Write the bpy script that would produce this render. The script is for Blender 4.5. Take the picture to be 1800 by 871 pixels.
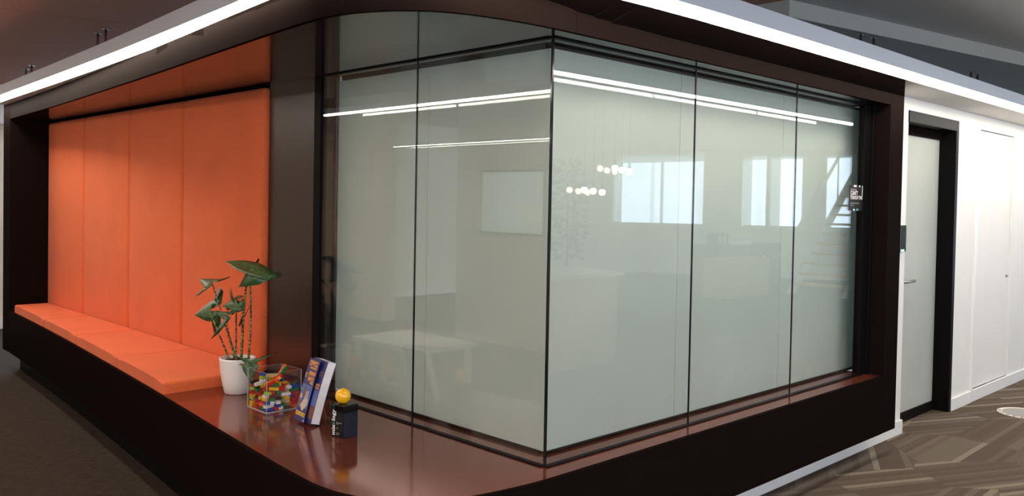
import bpy, bmesh, math, random
from mathutils import Vector, Matrix
random.seed(7)
for o in list(bpy.data.objects): bpy.data.objects.remove(o)
S = bpy.context.scene
COL = S.collection
PI = math.pi

# ------------------------------------------------------------------ camera
cam = bpy.data.cameras.new('camera'); camo = bpy.data.objects.new('camera', cam); COL.objects.link(camo)
F, CY = 1509.53, 389.66
yaw, pit, rol = math.radians(45.6146), math.radians(-1.3384), math.radians(1.0632)
fw = Vector((math.cos(yaw)*math.cos(pit), math.sin(yaw)*math.cos(pit), math.sin(pit)))
rt0 = Vector((math.sin(yaw), -math.cos(yaw), 0)); up0 = rt0.cross(fw)
rt = math.cos(rol)*rt0 + math.sin(rol)*up0; up = -math.sin(rol)*rt0 + math.cos(rol)*up0
camo.matrix_world = Matrix(((rt.x, up.x, -fw.x, -2.4298), (rt.y, up.y, -fw.y, -2.2746), (rt.z, up.z, -fw.z, 1.55), (0, 0, 0, 1)))
cam.sensor_width = 36; cam.lens = F/1800*36; cam.shift_y = -(435.5-CY)/1800; cam.clip_start = .02
S.camera = camo
# ------------------------------------------------------------------ world, exposure
W = bpy.data.worlds.new('overcast'); S.world = W; W.use_nodes = True
bg = W.node_tree.nodes['Background']; bg.inputs[0].default_value = (.74, .86, 1, 1); bg.inputs[1].default_value = 3.2
S.view_settings.view_transform = 'Standard'; S.view_settings.look = 'None'
S.view_settings.exposure = 0.55; S.view_settings.gamma = 1.0; S.view_settings.use_curve_mapping = False
LED_POWER = 13.0
LAMP_POWER = 24.0
ROOM_FILL_POWER = 19.0

# ------------------------------------------------------------------ materials
def srgb(r, g, b):
    f = lambda c: (c/255/12.92) if c/255 <= .04045 else ((c/255+.055)/1.055)**2.4
    return (f(r), f(g), f(b), 1)
MATS = {}
class N:
    def __init__(s, name):
        s.m = bpy.data.materials.new(name); s.m.use_nodes = True; s.t = s.m.node_tree; s.n = s.t.nodes
        s.b = s.n['Principled BSDF']; s.out = s.n['Material Output']; MATS[name] = s.m
    def add(s, typ, **kw):
        n = s.n.new(typ)
        for k, v in kw.items(): setattr(n, k, v)
        return n
    def link(s, a, b): s.t.links.new(a, b)
    def val(s, x):
        return x
    def math(s, op, a, b=0.0):
        n = s.add('ShaderNodeMath', operation=op)
        for i, x in enumerate((a, b)):
            if isinstance(x, (int, float)): n.inputs[i].default_value = x
            else: s.link(x, n.inputs[i])
        return n.outputs[0]
    def coord(s): return s.add('ShaderNodeTexCoord').outputs['Object']
    def mapping(s, v, scale=(1,1,1), rot=(0,0,0)):
        n = s.add('ShaderNodeMapping'); n.inputs['Scale'].default_value = scale; n.inputs['Rotation'].default_value = rot
        s.link(v, n.inputs['Vector']); return n.outputs[0]
    def noise(s, v, scale, detail=3, rough=.5):
        n = s.add('ShaderNodeTexNoise'); n.inputs['Scale'].default_value = scale; n.inputs['Detail'].default_value = detail
        n.inputs['Roughness'].default_value = rough; s.link(v, n.inputs['Vector']); return n.outputs['Fac']
    def ramp(s, f, stops):
        n = s.add('ShaderNodeValToRGB'); e = n.color_ramp.elements
        while len(e) < len(stops): e.new(.5)
        for i, (p, c) in enumerate(stops): e[i].position = p; e[i].color = c
        s.link(f, n.inputs[0]); return n.outputs[0]
    def bump(s, h, strength=.2, dist=.002):
        n = s.add('ShaderNodeBump'); n.inputs['Strength'].default_value = strength; n.inputs['Distance'].default_value = dist
        s.link(h, n.inputs['Height']); s.link(n.outputs[0], s.b.inputs['Normal'])
    def set(s, **kw):
        for k, v in kw.items(): s.b.inputs[k.replace('_', ' ')].default_value = v

def plain(name, col, rough=.5, metal=0.0, var=.06, scale=30, spec=.5, coat=0.0):
    m = N(name); v = m.coord(); f = m.noise(v, scale)
    c = Vector(col[:3])
    m.link(m.ramp(f, [(.25, (*(c*(1-var)), 1)), (.75, (*(c*(1+var)), 1))]), m.b.inputs['Base Color'])
    m.set(Roughness=rough, Metallic=metal, Specular_IOR_Level=spec, Coat_Weight=coat)
    return m.m
def emit(name, col, strength):
    m = N(name); m.set(Base_Color=(.8, .8, .8, 1), Emission_Color=col, Emission_Strength=strength); return m.m

plain('laminate', srgb(25, 18, 16), rough=.4, var=.1, scale=8, spec=.5); MATS['laminate'].node_tree.nodes['Principled BSDF'].inputs['IOR'].default_value = 1.015
plain('laminate_satin', srgb(40, 24, 18), rough=.28, var=.1, scale=8, spec=.6)
plain('sill_laminate', srgb(122, 60, 43), rough=.12, var=.08, scale=14, spec=.5, metal=.45)
plain('soffit_laminate', srgb(44, 35, 32), rough=.09, var=.06, scale=10, spec=.6)
plain('black_metal', srgb(17, 15, 15), rough=.4, var=.1); MATS['black_metal'].node_tree.nodes['Principled BSDF'].inputs['IOR'].default_value = 1.12
plain('dark_seal', srgb(16, 20, 24), rough=.3)
plain('white_paint', srgb(232, 230, 226), rough=.6, var=.02, scale=4)
plain('skirting_paint', srgb(236, 236, 234), rough=.35, var=.02, scale=4)
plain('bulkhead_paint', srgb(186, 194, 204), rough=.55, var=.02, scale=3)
plain('ceiling_brown', srgb(176, 132, 116), rough=.8, var=.04, scale=3)
plain('ceiling_grey', srgb(186, 190, 192), rough=.8, var=.03, scale=3)
plain('beam_shade_grey', srgb(150, 152, 150), rough=.8, var=.03, scale=3)  # darker than the ceiling: shaded side of the beam put into its colour
plain('cream_wall', srgb(232, 222, 204), rough=.7, var=.02, scale=3)
plain('tan_wall', srgb(214, 188, 156), rough=.7, var=.03, scale=3)
plain('grey_wall', srgb(182, 174, 160), rough=.7, var=.03, scale=3)
plain('steel', srgb(170, 170, 170), rough=.25, metal=1, var=.03)
plain('pot_white', srgb(243, 241, 236), rough=.35, var=.02)
plain('soil', srgb(52, 36, 26), rough=.95, var=.5, scale=120)
plain('book_navy', srgb(38, 46, 112), rough=.3, var=.12, scale=25)
plain('book_orange', srgb(236, 160, 62), rough=.4)
plain('book_yellow', srgb(242, 200, 60), rough=.4)
plain('book_skyblue', srgb(88, 112, 176), rough=.35, var=.15, scale=40)
plain('book_brown', srgb(128, 84, 66), rough=.4, var=.3, scale=90)
plain('book_cream', srgb(214, 196, 172), rough=.4, var=.15, scale=90)
plain('award_black', srgb(8, 9, 11), rough=.12, var=.05)
plain('award_blue', srgb(26, 36, 52), rough=.1, var=.2, scale=30)
plain('print_white', srgb(236, 236, 232), rough=.5)
plain('print_grey', srgb(140, 140, 140), rough=.5)
plain('print_green', srgb(40, 110, 84), rough=.4)
plain('print_teal', srgb(60, 190, 180), rough=.4)
plain('ball_yellow', srgb(250, 190, 12), rough=.12, var=.02, coat=.6)
plain('sign_black', srgb(34, 28, 28), rough=.4)
plain('sticker_white', srgb(222, 214, 206), rough=.5)
plain('sticker_grey', srgb(150, 148, 146), rough=.5)
plain('wood', srgb(190, 150, 100), rough=.5, var=.15, scale=9)
plain('tread_wood', srgb(226, 190, 130), rough=.5, var=.1, scale=9)
plain('cabinet_dark', srgb(58, 60, 60), rough=.5)
plain('trunk_brown', srgb(96, 74, 54), rough=.8)
plain('tree_green', srgb(58, 78, 44), rough=.6, var=.3)
plain('paper', srgb(238, 238, 236), rough=.6)
plain('table_white', srgb(226, 226, 222), rough=.4)
emit('led_glow', (1, .90, .78, 1), LED_POWER)
emit('lamp_glow', (1, .89, .77, 1), LAMP_POWER)
emit('added_room_glow', (.9, .97, 1, 1), ROOM_FILL_POWER)
emit('bulb_glow', (1, .84, .6, 1), 18)
emit('screen_glow', srgb(120, 190, 180), .55)
emit('reader_green', (.1, 1, .5, 1), 2.5)

def fabric(name, col):
    m = N(name); v = m.coord()
    ribs = m.add('ShaderNodeTexWave'); ribs.bands_direction = 'Y'; ribs.inputs['Scale'].default_value = 62; ribs.inputs['Distortion'].default_value = .3
    m.link(v, ribs.inputs['Vector'])
    w = m.noise(m.mapping(v, (260, 260, 60)), 1, 3); big = m.noise(v, 3)
    f = m.math('ADD', m.math('MULTIPLY', w, .6), m.math('MULTIPLY', big, .4))
    c = Vector(col[:3])
    m.link(m.ramp(f, [(.3, (*(c*.86), 1)), (.7, (*(c*1.12), 1))]), m.b.inputs['Base Color'])
    m.bump(m.math('ADD', m.math('MULTIPLY', ribs.outputs['Fac'], .5), w), .35, .0015)
    m.set(Roughness=.85, Specular_IOR_Level=.2, Sheen_Weight=.08)
fabric('orange_fabric', srgb(228, 111, 64))

def carpet_plain():
    m = N('carpet_dark'); v = m.coord()
    n1 = m.noise(m.mapping(v, (18, 120, 1), (0, 0, .5)), 1, 2); n2 = m.noise(v, 320, 2)
    f = m.math('ADD', m.math('MULTIPLY', n1, .65), m.math('MULTIPLY', n2, .35))
    m.link(m.ramp(f, [(.35, srgb(42, 35, 31)), (.7, srgb(76, 66, 57))]), m.b.inputs['Base Color'])
    m.bump(n2, .6, .004); m.set(Roughness=.95, Specular_IOR_Level=.1)
carpet_plain()
def carpet_pattern():
    m = N('carpet_pattern'); v = m.coord()
    vo = m.add('ShaderNodeTexVoronoi', voronoi_dimensions='2D'); vo.inputs['Scale'].default_value = 1.45; vo.inputs['Randomness'].default_value = .8
    mp_ = m.mapping(v, (1, 1.35, 1), (0, 0, .46)); mp_.node.inputs['Location'].default_value = (3.3, 1.7, 0); m.link(mp_, vo.inputs['Vector'])
    sep = m.add('ShaderNodeSeparateColor'); m.link(vo.outputs['Color'], sep.inputs[0]); r = sep.outputs[0]
    sx = m.add('ShaderNodeSeparateXYZ'); m.link(v, sx.inputs[0]); x, y = sx.outputs[0], sx.outputs[1]
    def across(a):   # coordinate across stripes that run at angle a
        return m.math('ADD', m.math('MULTIPLY', x, -math.sin(a)), m.math('MULTIPLY', y, math.cos(a)))
    a0, a1, a2 = across(math.radians(-26)), across(math.radians(27)), across(math.radians(1))
    is1 = m.math('GREATER_THAN', r, .5); is2 = m.math('GREATER_THAN', r, .66)
    def mix(f, p, q): return m.math('ADD', m.math('MULTIPLY', p, m.math('SUBTRACT', 1.0, f)), m.math('MULTIPLY', q, f))
    s = mix(is2, mix(is1, a0, a1), a2)
    k = m.math('FLOOR', m.math('MULTIPLY', s, 27.0))
    wn = m.add('ShaderNodeTexWhiteNoise', noise_dimensions='2D'); cb = m.add('ShaderNodeCombineXYZ')
    m.link(k, cb.inputs[0]); m.link(r, cb.inputs[1]); m.link(cb.outputs[0], wn.inputs['Vector'])
    rp = m.add('ShaderNodeValToRGB'); rp.color_ramp.interpolation = 'CONSTANT'; e = rp.color_ramp.elements
    st = [(0, srgb(92, 80, 70)), (.38, srgb(102, 91, 81)), (.58, srgb(97, 85, 76)), (.74, srgb(108, 98, 87)), (.9, srgb(134, 123, 110))]
    while len(e) < len(st): e.new(.5)
    for i, (p, c) in enumerate(st): e[i].position = p; e[i].color = c
    m.link(wn.outputs['Value'], rp.inputs[0])
    fine = m.math('SINE', m.math('MULTIPLY', s, 620.0)); dash = m.noise(m.mapping(v, (90, 90, 1)), 1, 1)
    n2 = m.math('ADD', m.math('MULTIPLY', m.noise(v, 260, 2), .6), m.math('ADD', m.math('MULTIPLY', fine, .07), m.math('MULTIPLY', dash, .4))); mx = m.add('ShaderNodeMix', data_type='RGBA', blend_type='MULTIPLY'); mx.inputs[0].default_value = .55
    m.link(rp.outputs[0], mx.inputs[6]); m.link(m.ramp(n2, [(.3, (.55, .55, .55, 1)), (.7, (1.2, 1.2, 1.2, 1))]), mx.inputs[7])
    m.link(mx.outputs[2], m.b.inputs['Base Color']); m.bump(n2, .5, .004); m.set(Roughness=.95, Specular_IOR_Level=.1)
carpet_pattern()

def clear_glass(name, tint, boost=1.0):
    m = N(name); fr = m.add('ShaderNodeLayerWeight'); fr.inputs['Blend'].default_value = .5
    refl = m.math('ADD', m.math('MULTIPLY', m.math('POWER', fr.outputs['Facing'], 5.0), .96), .04)
    tr = m.add('ShaderNodeBsdfTransparent'); tr.inputs[0].default_value = tint
    gl = m.add('ShaderNodeBsdfGlossy'); gl.inputs['Roughness'].default_value = 0.0; gl.inputs[0].default_value = (1, 1, 1, 1)
    mx = m.add('ShaderNodeMixShader'); m.link(m.math('MULTIPLY', refl, boost), mx.inputs[0])
    m.link(tr.outputs[0], mx.inputs[1]); m.link(gl.outputs[0], mx.inputs[2]); m.link(mx.outputs[0], m.out.inputs[0])
clear_glass('clear_glass', (.97, .985, .975, 1), 1.0)
clear_glass('window_glass', (.95, .98, 1, 1), 1.0)
clear_glass('acrylic', (.985, .985, .985, 1), 1.0)
plain('glass_edge', srgb(12, 24, 24), rough=.1)
plain('acrylic_edge', srgb(196, 200, 200), rough=.2)
def frosted():
    m = N('frosted_glass'); v = m.coord(); f = m.noise(v, 2.2, 2)
    m.link(m.ramp(f, [(.3, srgb(210, 213, 206)), (.7, srgb(217, 220, 213))]), m.b.inputs['Base Color'])
    m.set(Roughness=.6, Specular_IOR_Level=.1, Coat_Weight=1.0, Coat_Roughness=0.0, Coat_IOR=1.5)
    tl = m.add('ShaderNodeBsdfTranslucent'); tl.inputs[0].default_value = srgb(205, 222, 218); mx = m.add('ShaderNodeMixShader'); mx.inputs[0].default_value = .3
    m.link(m.b.outputs[0], mx.inputs[1]); m.link(tl.outputs[0], mx.inputs[2]); m.link(mx.outputs[0], m.out.inputs[0])
frosted()

def leaf_mat():
    m = N('leaf_green'); v = m.coord(); f = m.noise(v, 45, 3)
    m.link(m.ramp(f, [(.3, srgb(36, 66, 34)), (.7, srgb(74, 108, 58))]), m.b.inputs['Base Color']); m.set(Roughness=.35)
leaf_mat()
plain('leaf_pale', srgb(112, 132, 84), rough=.5, var=.15)
def stem_mat():
    m = N('stem_striped'); v = m.coord(); w = m.noise(m.mapping(v, (60, 60, 150)), 1, 2)
    m.link(m.ramp(w, [(.46, srgb(50, 36, 26)), (.54, srgb(164, 146, 84))]), m.b.inputs['Base Color']); m.set(Roughness=.5)
stem_mat()
BRICK_COL = {'red': (196, 28, 24), 'blue': (24, 66, 170), 'yellow': (244, 190, 20), 'green': (20, 120, 56), 'white': (232, 232, 228),
             'orange': (236, 106, 24), 'lime': (160, 196, 44), 'black': (22, 22, 24), 'dark red': (110, 24, 26), 'tan': (206, 180, 130)}
for k, c in BRICK_COL.items(): plain('brick_'+k.replace(' ', '_'), srgb(*c), rough=.22, var=.02)

# ------------------------------------------------------------------ mesh helpers
def mesh_obj(name, bm, mats, parent=None, loc=(0, 0, 0), smooth=False):
    me = bpy.data.meshes.new(name)
    bmesh.ops.recalc_face_normals(bm, faces=bm.faces[:])
    bm.to_mesh(me); bm.free()
    return obj(name, me, mats, parent, loc, smooth)
def obj(name, me, mats, parent=None, loc=(0, 0, 0), smooth=False):
    if isinstance(mats, str): mats = [mats]
    for k in mats:
        if MATS[k].name not in me.materials: me.materials.append(MATS[k])
    if smooth:
        for p in me.polygons: p.use_smooth = True
    o = bpy.data.objects.new(name, me); COL.objects.link(o); o.location = loc
    if parent: o.parent = parent
    return o
def thing(name, label, cat, loc=(0, 0, 0), rz=0, group=None):
    o = bpy.data.objects.new(name, None); COL.objects.link(o); o.location = loc; o.rotation_euler = (0, 0, rz); o.empty_display_size = .05
    return tag(o, label, cat, group)
def tag(o, label, cat, group=None, kind=None):
    o['label'] = label; o['category'] = cat
    if group: o['group'] = group
    if kind: o['kind'] = kind
    return o
def struct(o, label=None, cat=None):
    o['kind'] = 'structure'
    if label: o['label'] = label; o['category'] = cat
    return o
def box(bm, x0, x1, y0, y1, z0, z1, bev=0.0, seg=2, M=None, mat=0):
    r = bmesh.ops.create_cube(bm, size=1)
    vs = r['verts']
    for v in vs: v.co = Vector(((x0+x1)/2+v.co.x*(x1-x0), (y0+y1)/2+v.co.y*(y1-y0), (z0+z1)/2+v.co.z*(z1-z0)))
    fs = list({f for v in vs for f in v.link_faces})
    for f in fs: f.material_index = mat
    if bev:
        es = list({e for v in vs for e in v.link_edges})
        rr = bmesh.ops.bevel(bm, geom=es, offset=bev, segments=seg, affect='EDGES', profile=.5)
        vs = list({v for f in rr['faces'] for v in f.verts} | {v for v in vs if v.is_valid})
    if M:
        for v in vs: v.co = M @ v.co
    return vs
def B(x0, x1, y0, y1, z0, z1, bev=0.0, seg=2):
    bm = bmesh.new(); box(bm, x0, x1, y0, y1, z0, z1, bev, seg); return bm
def prism(bm, pts, z0, z1, mat=0):
    a = [bm.verts.new((p[0], p[1], z0)) for p in pts]; b = [bm.verts.new((p[0], p[1], z1)) for p in pts]; n = len(pts)
    fs = [bm.faces.new(a[::-1]), bm.faces.new(b)]
    for i in range(n): fs.append(bm.faces.new((a[i], a[(i+1) % n], b[(i+1) % n], b[i])))
    for f in fs: f.material_index = mat
    return fs
def ribbon(bm, pts, th, z0, z1):
    """a wall of thickness th following the plan polyline pts, thickened towards the pod"""
    ins = offset(pts, th)
    n = len(pts); V = []
    for (p, q) in zip(pts, ins):
        V.append([bm.verts.new((p[0], p[1], z0)), bm.verts.new((p[0], p[1], z1)), bm.verts.new((q[0], q[1], z1)), bm.verts.new((q[0], q[1], z0))])
    for i in range(n-1):
        for k in range(4): bm.faces.new((V[i][k], V[i][(k+1) % 4], V[i+1][(k+1) % 4], V[i+1][k]))
    bm.faces.new(V[0]); bm.faces.new(V[-1][::-1])
def offset(pts, d):
    out = []
    for i, p in enumerate(pts):
        a = Vector(pts[max(i-1, 0)]); b = Vector(pts[min(i+1, len(pts)-1)]); t = (b-a).normalized()
        out.append((p[0]-t.y*d, p[1]+t.x*d))      # left of travel = towards the pod
    return out
def catmull(P, n=6):
    P = [Vector(p) for p in P]; out = []
    for i in range(len(P)-1):
        p0 = P[max(i-1, 0)]; p1 = P[i]; p2 = P[i+1]; p3 = P[min(i+2, len(P)-1)]
        for k in range(n):
            t = k/n
            out.append(.5*((2*p1)+(p2-p0)*t+(2*p0-5*p1+4*p2-p3)*t*t+(3*p1-p0-3*p2+p3)*t**3))
    out.append(P[-1]); return [tuple(v) for v in out]
def tube(bm, pts, r, seg=8, cap=True):
    P = [Vector(p) for p in pts]; rings = []
    R = r if isinstance(r, (list, tuple)) else [r]*len(P)
    prev = None
    for i, p in enumerate(P):
        t = (P[min(i+1, len(P)-1)]-P[max(i-1, 0)]).normalized()
        u = t.orthogonal().normalized() if prev is None else (prev-t*prev.dot(t)).normalized()
        prev = u; w = t.cross(u)
        rings.append([bm.verts.new(p+(u*math.cos(2*PI*k/seg)+w*math.sin(2*PI*k/seg))*R[i]) for k in range(seg)])
    for a, b in zip(rings, rings[1:]):
        for k in range(seg): bm.faces.new((a[k], a[(k+1) % seg], b[(k+1) % seg], b[k]))
    if cap: bm.faces.new(rings[0][::-1]); bm.faces.new(rings[-1])
def lathe(bm, prof, seg=32, c=(0, 0)):
    rings = []
    for r, z in prof:
        rings.append([bm.verts.new((c[0]+r*math.cos(2*PI*k/seg), c[1]+r*math.sin(2*PI*k/seg), z)) for k in range(seg)])
    for a, b in zip(rings, rings[1:]):
        for k in range(seg): bm.faces.new((a[k], a[(k+1) % seg], b[(k+1) % seg], b[k]))
    bm.faces.new(rings[0][::-1]); bm.faces.new(rings[-1])
def quadslab(bm, pts, th, nrm):
    a = [bm.verts.new(Vector(p)) for p in pts]; b = [bm.verts.new(Vector(p)+Vector(nrm)*th) for p in pts]; n = len(pts)
    bm.faces.new(a[::-1]); bm.faces.new(b)
    for i in range(n): bm.faces.new((a[i], a[(i+1) % n], b[(i+1) % n], b[i]))
def text_mesh(name, s, size, mat, M, parent, ext=.0003, bold=0.0, sx=1.0):
    cu = bpy.data.curves.new(name, 'FONT'); cu.body = s; cu.size = size; cu.extrude = ext; cu.offset = bold; cu.resolution_u = 2
    t = bpy.data.objects.new('tmp', cu); COL.objects.link(t)
    bpy.context.view_layer.update()
    me = bpy.data.meshes.new_from_object(t.evaluated_get(bpy.context.evaluated_depsgraph_get()))
    bpy.data.objects.remove(t); bpy.data.curves.remove(cu); me.name = name
    me.transform(M @ Matrix.Diagonal((sx, 1, 1, 1)))
    me.materials.clear()
    return obj(name, me, mat, parent)

# ------------------------------------------------------------------ key levels (metres)
ZB, ZS, ZT, ZU, ZK, ZC = .161, .5185, 2.187, 2.318, 2.402, 2.77
G = .12                                   # gap between outer and inner glazing
FRONT = catmull([(-.335, 6.1), (-.43, 4.6), (-.555, 3.05), (-.645, 2.05), (-.724, 1.238), (-.768, .76), (-.787, .5), (-.789, .40), (-.776, .29),
                 (-.738, .18), (-.672, .07), (-.58, -.012), (-.47, -.062), (-.34, -.094), (-.2, -.113), (-.08, -.12), (0, -.12)], 5)
RIGHT = [(0, -.12), (2.907, -.12)]
JX0, JX1 = 2.907, 3.11
YE0, YE1 = 6.1, 6.3                       # left end panel

# ------------------------------------------------------------------ floor
o = mesh_obj('floor', B(-9, 18, -14, 9.2, -.1, -.004), 'carpet_dark'); struct(o, 'dark brown plain carpet floor', 'floor')
bm = bmesh.new(); prism(bm, [(.35, -3.2), (18, -3.2), (18, .55), (.35, .55)], -.004, 0)
o = mesh_obj('floor_patterned', bm, 'carpet_pattern'); struct(o, 'taupe carpet with angled stripe pattern along the white wall', 'floor')
bm = bmesh.new(); prism(bm, [(-9, -3.2), (.35, -3.2), (.35, 9.2), (-9, 9.2)], -.004, 0)
o = mesh_obj('floor_plain', bm, 'carpet_dark'); struct(o, 'dark brown plain carpet in front of the bench', 'floor')

# ------------------------------------------------------------------ ceiling
def slabz(pts, z0, z1):
    bm = bmesh.new(); prism(bm, pts, z0, z1); return bm
CX = 2.28
struct(mesh_obj('ceiling', slabz([(-9, -14), (CX, -14), (CX, 3.665), (-9, 5.63)], ZC, ZC+.1), 'ceiling_brown'), 'brown grey ceiling above the bench corner', 'ceiling')
struct(mesh_obj('ceiling_left', slabz([(-9, 5.648), (CX, 3.683), (CX, 9.2), (-9, 9.2)], ZC, ZC+.1), 'ceiling_brown'), 'brown ceiling beyond the panel joint', 'ceiling')
struct(mesh_obj('ceiling_joint', slabz([(-9, 5.63), (CX, 3.665), (CX, 3.683), (-9, 5.648)], ZC+.02, ZC+.1), 'black_metal'), 'dark joint line in the ceiling', 'ceiling')
struct(mesh_obj('ceiling_right', B(CX, 18, -14, 9.2, ZC, ZC+.1), 'ceiling_grey'), 'light grey ceiling above the corridor', 'ceiling')
struct(mesh_obj('trim_1', slabz([(CX, .235), (9.0, -1.0), (9.0, .9), (CX, 1.1)], ZC-.10, ZC), 'beam_shade_grey'), 'shade-grey ceiling downstand running over the corridor', 'ceiling beam')

# ------------------------------------------------------------------ right wall with door opening
WY = .058
DX0, DX1, DZ = 3.65, 4.61, 2.23
PX0, PX1, PZ = 5.10, 6.02, 2.205          # flush white door
bm = bmesh.new()
for a in ((3.112, DX0, 0, ZU), (DX0, DX1, DZ, ZU), (DX1, 5.05, 0, ZU), (5.05, PX1+.004, PZ, ZU), (PX1+.004, 12.5, 0, ZU)):
    box(bm, a[0], a[1], WY, WY+.16, a[2], a[3])
struct(mesh_obj('wall_right', bm, 'white_paint'), 'white corridor wall beside the glazed room', 'wall')
SKH = .0945
bm = bmesh.new(); box(bm, .1, DX0+.008, WY-.016, WY, 0, SKH, .002, 1); box(bm, DX0, DX0+.008, WY, WY+.05, 0, SKH)
struct(mesh_obj('baseboard_right', bm, 'skirting_paint'), 'white skirting board under the dark fascia', 'skirting')
bm = bmesh.new(); box(bm, DX1+.005, 5.05, WY-.016, WY, 0, SKH, .002, 1)
struct(mesh_obj('baseboard_corridor', bm, 'skirting_paint'), 'short white skirting board right of the glass door', 'skirting')
bm = bmesh.new(); box(bm, 5.07, 12.5, WY-.012, WY+.004, 0, SKH, .002, 1)
struct(mesh_obj('baseboard_far', bm, 'skirting_paint'), 'long white skirting board at the right edge', 'skirting')
# flush white door in the wall
d2 = struct(thing('door_2', 'flush white door set in the white wall', 'door', (5.05, WY, 0)))
o = mesh_obj('leaf', B(.055, .97, .014, .05, SKH, PZ-.006, .003), 'white_paint', d2)
o = mesh_obj('frame', B(0, .05, -.012, .05, SKH, PZ, .004), 'skirting_paint', d2)
o = mesh_obj('shadow_gap', B(.06, .97, .045, .05, PZ-.006, PZ), 'black_metal', d2)
bm = bmesh.new(); tube(bm, [(.90, .016, .98), (.90, -.004, .98)], .012, 12); mesh_obj('lock', bm, 'steel', d2)

# glass door with black frame
d1 = struct(thing('door_1', 'frosted glass door in a deep black frame', 'door', (DX0, WY, 0)))
W_ = DX1-DX0
mesh_obj('frame_head', B(-.005, W_+.01, -.008, .17, 2.15, DZ, .003), 'black_metal', d1)
mesh_obj('frame_side', B(W_-.045, W_+.012, -.008, .17, 0, 2.15, .003), 'black_metal', d1)
mesh_obj('frame_side', B(-.012, .03, .05, .17, 0, 2.15, .003), 'black_metal', d1)
leaf = mesh_obj('leaf_rail', B(.03, W_-.045, .10, .14, 2.085, 2.15, .002), 'laminate', d1)
mesh_obj('bottom_rail', B(.03, W_-.045, .10, .14, 0.005, .07, .002), 'black_metal', d1)
mesh_obj('pane', B(.03, W_-.045, .114, .126, .07, 2.085), 'frosted_glass', d1)
bm = bmesh.new(); tube(bm, [(.19, .113, 1.03), (.19, .065, 1.03), (.205, .06, 1.03), (.36, .06, 1.032)], .010, 10)
h = mesh_obj('handle', bm, 'steel', d1, smooth=True); h['label'] = 'brushed steel lever handle'
bm = bmesh.new(); tube(bm, [(.19, .1135, 1.03), (.19, .106, 1.03)], .024, 16); mesh_obj('handle_rose', bm, 'steel', h)

# ------------------------------------------------------------------ bulkhead ring with light strip
OUT = catmull([(-.36, 9.0), (-.46, 7.2), (-.555, 5.5), (-.625, 4.1), (-.705, 2.6), (-.80, 1.25), (-.83, .85), (-.835, .55), (-.80, .22), (-.70, -.02),
               (-.52, -.2), (-.28, -.30), (-.02, -.345), (.25, -.360), (.6, -.366)], 5) + [(9.5, -.366)]
INN = catmull([(-.27, 9.0), (-.36, 7.2), (-.45, 5.5), (-.515, 4.1), (-.60, 2.6), (-.70, 1.25), (-.735, .82), (-.735, .55), (-.70, .26), (-.61, .06),
               (-.46, -.08), (-.25, -.165), (-.02, -.21), (.25, -.232), (.6, -.243)], 5) + [(9.5, -.243)]
bk = struct(thing('bulkhead', 'suspended white bulkhead wrapping round the corner', 'bulkhead'))
bm = bmesh.new(); prism(bm, OUT + [(9.5, 1.2), (1.2, 1.2), (1.2, 9.0)], ZU+.006, ZK)
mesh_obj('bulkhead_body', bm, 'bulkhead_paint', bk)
led = thing('led_strip', 'continuous glowing white light strip curving round the bulkhead edge', 'light strip', (0, 0, ZU))
bm = bmesh.new()
lo = [(bm.verts.new((a[0], a[1], 0)), bm.verts.new((b[0], b[1], 0)), bm.verts.new((a[0], a[1], .0055)), bm.verts.new((b[0], b[1], .0055))) for a, b in zip(OUT, INN)]
for p, q in zip(lo, lo[1:]):
    bm.faces.new((p[0], p[1], q[1], q[0])); bm.faces.new((p[2], q[2], q[3], p[3])); bm.faces.new((p[0], q[0], q[2], p[2])); bm.faces.new((p[1], p[3], q[3], q[1]))
bm.faces.new((lo[0][0], lo[0][2], lo[0][3], lo[0][1])); bm.faces.new((lo[-1][0], lo[-1][1], lo[-1][3], lo[-1][2]))
mesh_obj('diffuser', bm, 'led_glow', led)
# underside lining between the strip and the header
bm = bmesh.new(); k0 = len(INN)
prism(bm, INN + [(9.5, .3), (.3, .3), (.3, 9.0)], ZU+.001, ZU+.0055)
mesh_obj('bulkhead_underside', bm, 'white_paint', bk)

# hanger rods of the bulkhead
def rod(x, y, lab, ZC=ZC):
    t = thing('hanger_rod', lab, 'hanger rod', (x, y, ZK), group='threaded hanger rods of the bulkhead')
    bm = bmesh.new(); tube(bm, [(0, 0, 0), (0, 0, ZC-ZK-.006)], .009, 8); mesh_obj('rod', bm, 'steel', t, smooth=True)
    bm = bmesh.new(); box(bm, -.03, .03, -.012, .012, ZC-ZK-.008, ZC-ZK, .002, 1); mesh_obj('ceiling_plate', bm, 'steel', t)
    bm = bmesh.new(); tube(bm, [(0, 0, 0), (0, 0, .012)], .016, 6); mesh_obj('nut', bm, 'steel', t)
rod(3.02, .13, 'steel hanger rod above the glass partition, left of its pair', ZC-.10)
rod(3.18, .115, 'steel hanger rod above the glass partition, right of its pair', ZC-.10)
rod(5.09, .13, 'steel hanger rod above the corridor wall, left of its pair', ZC-.10)
rod(5.28, .14, 'steel hanger rod above the corridor wall, right of its pair', ZC-.10)
rod(-.125, 4.59, 'steel hanger rod above the middle of the bench, left of its pair')
rod(-.14, 4.38, 'steel hanger rod above the middle of the bench, right of its pair')
rod(.06, 7.13, 'steel hanger rod beyond the bench end, left of its pair')
rod(.03, 6.83, 'steel hanger rod beyond the bench end, right of its pair')

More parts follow.
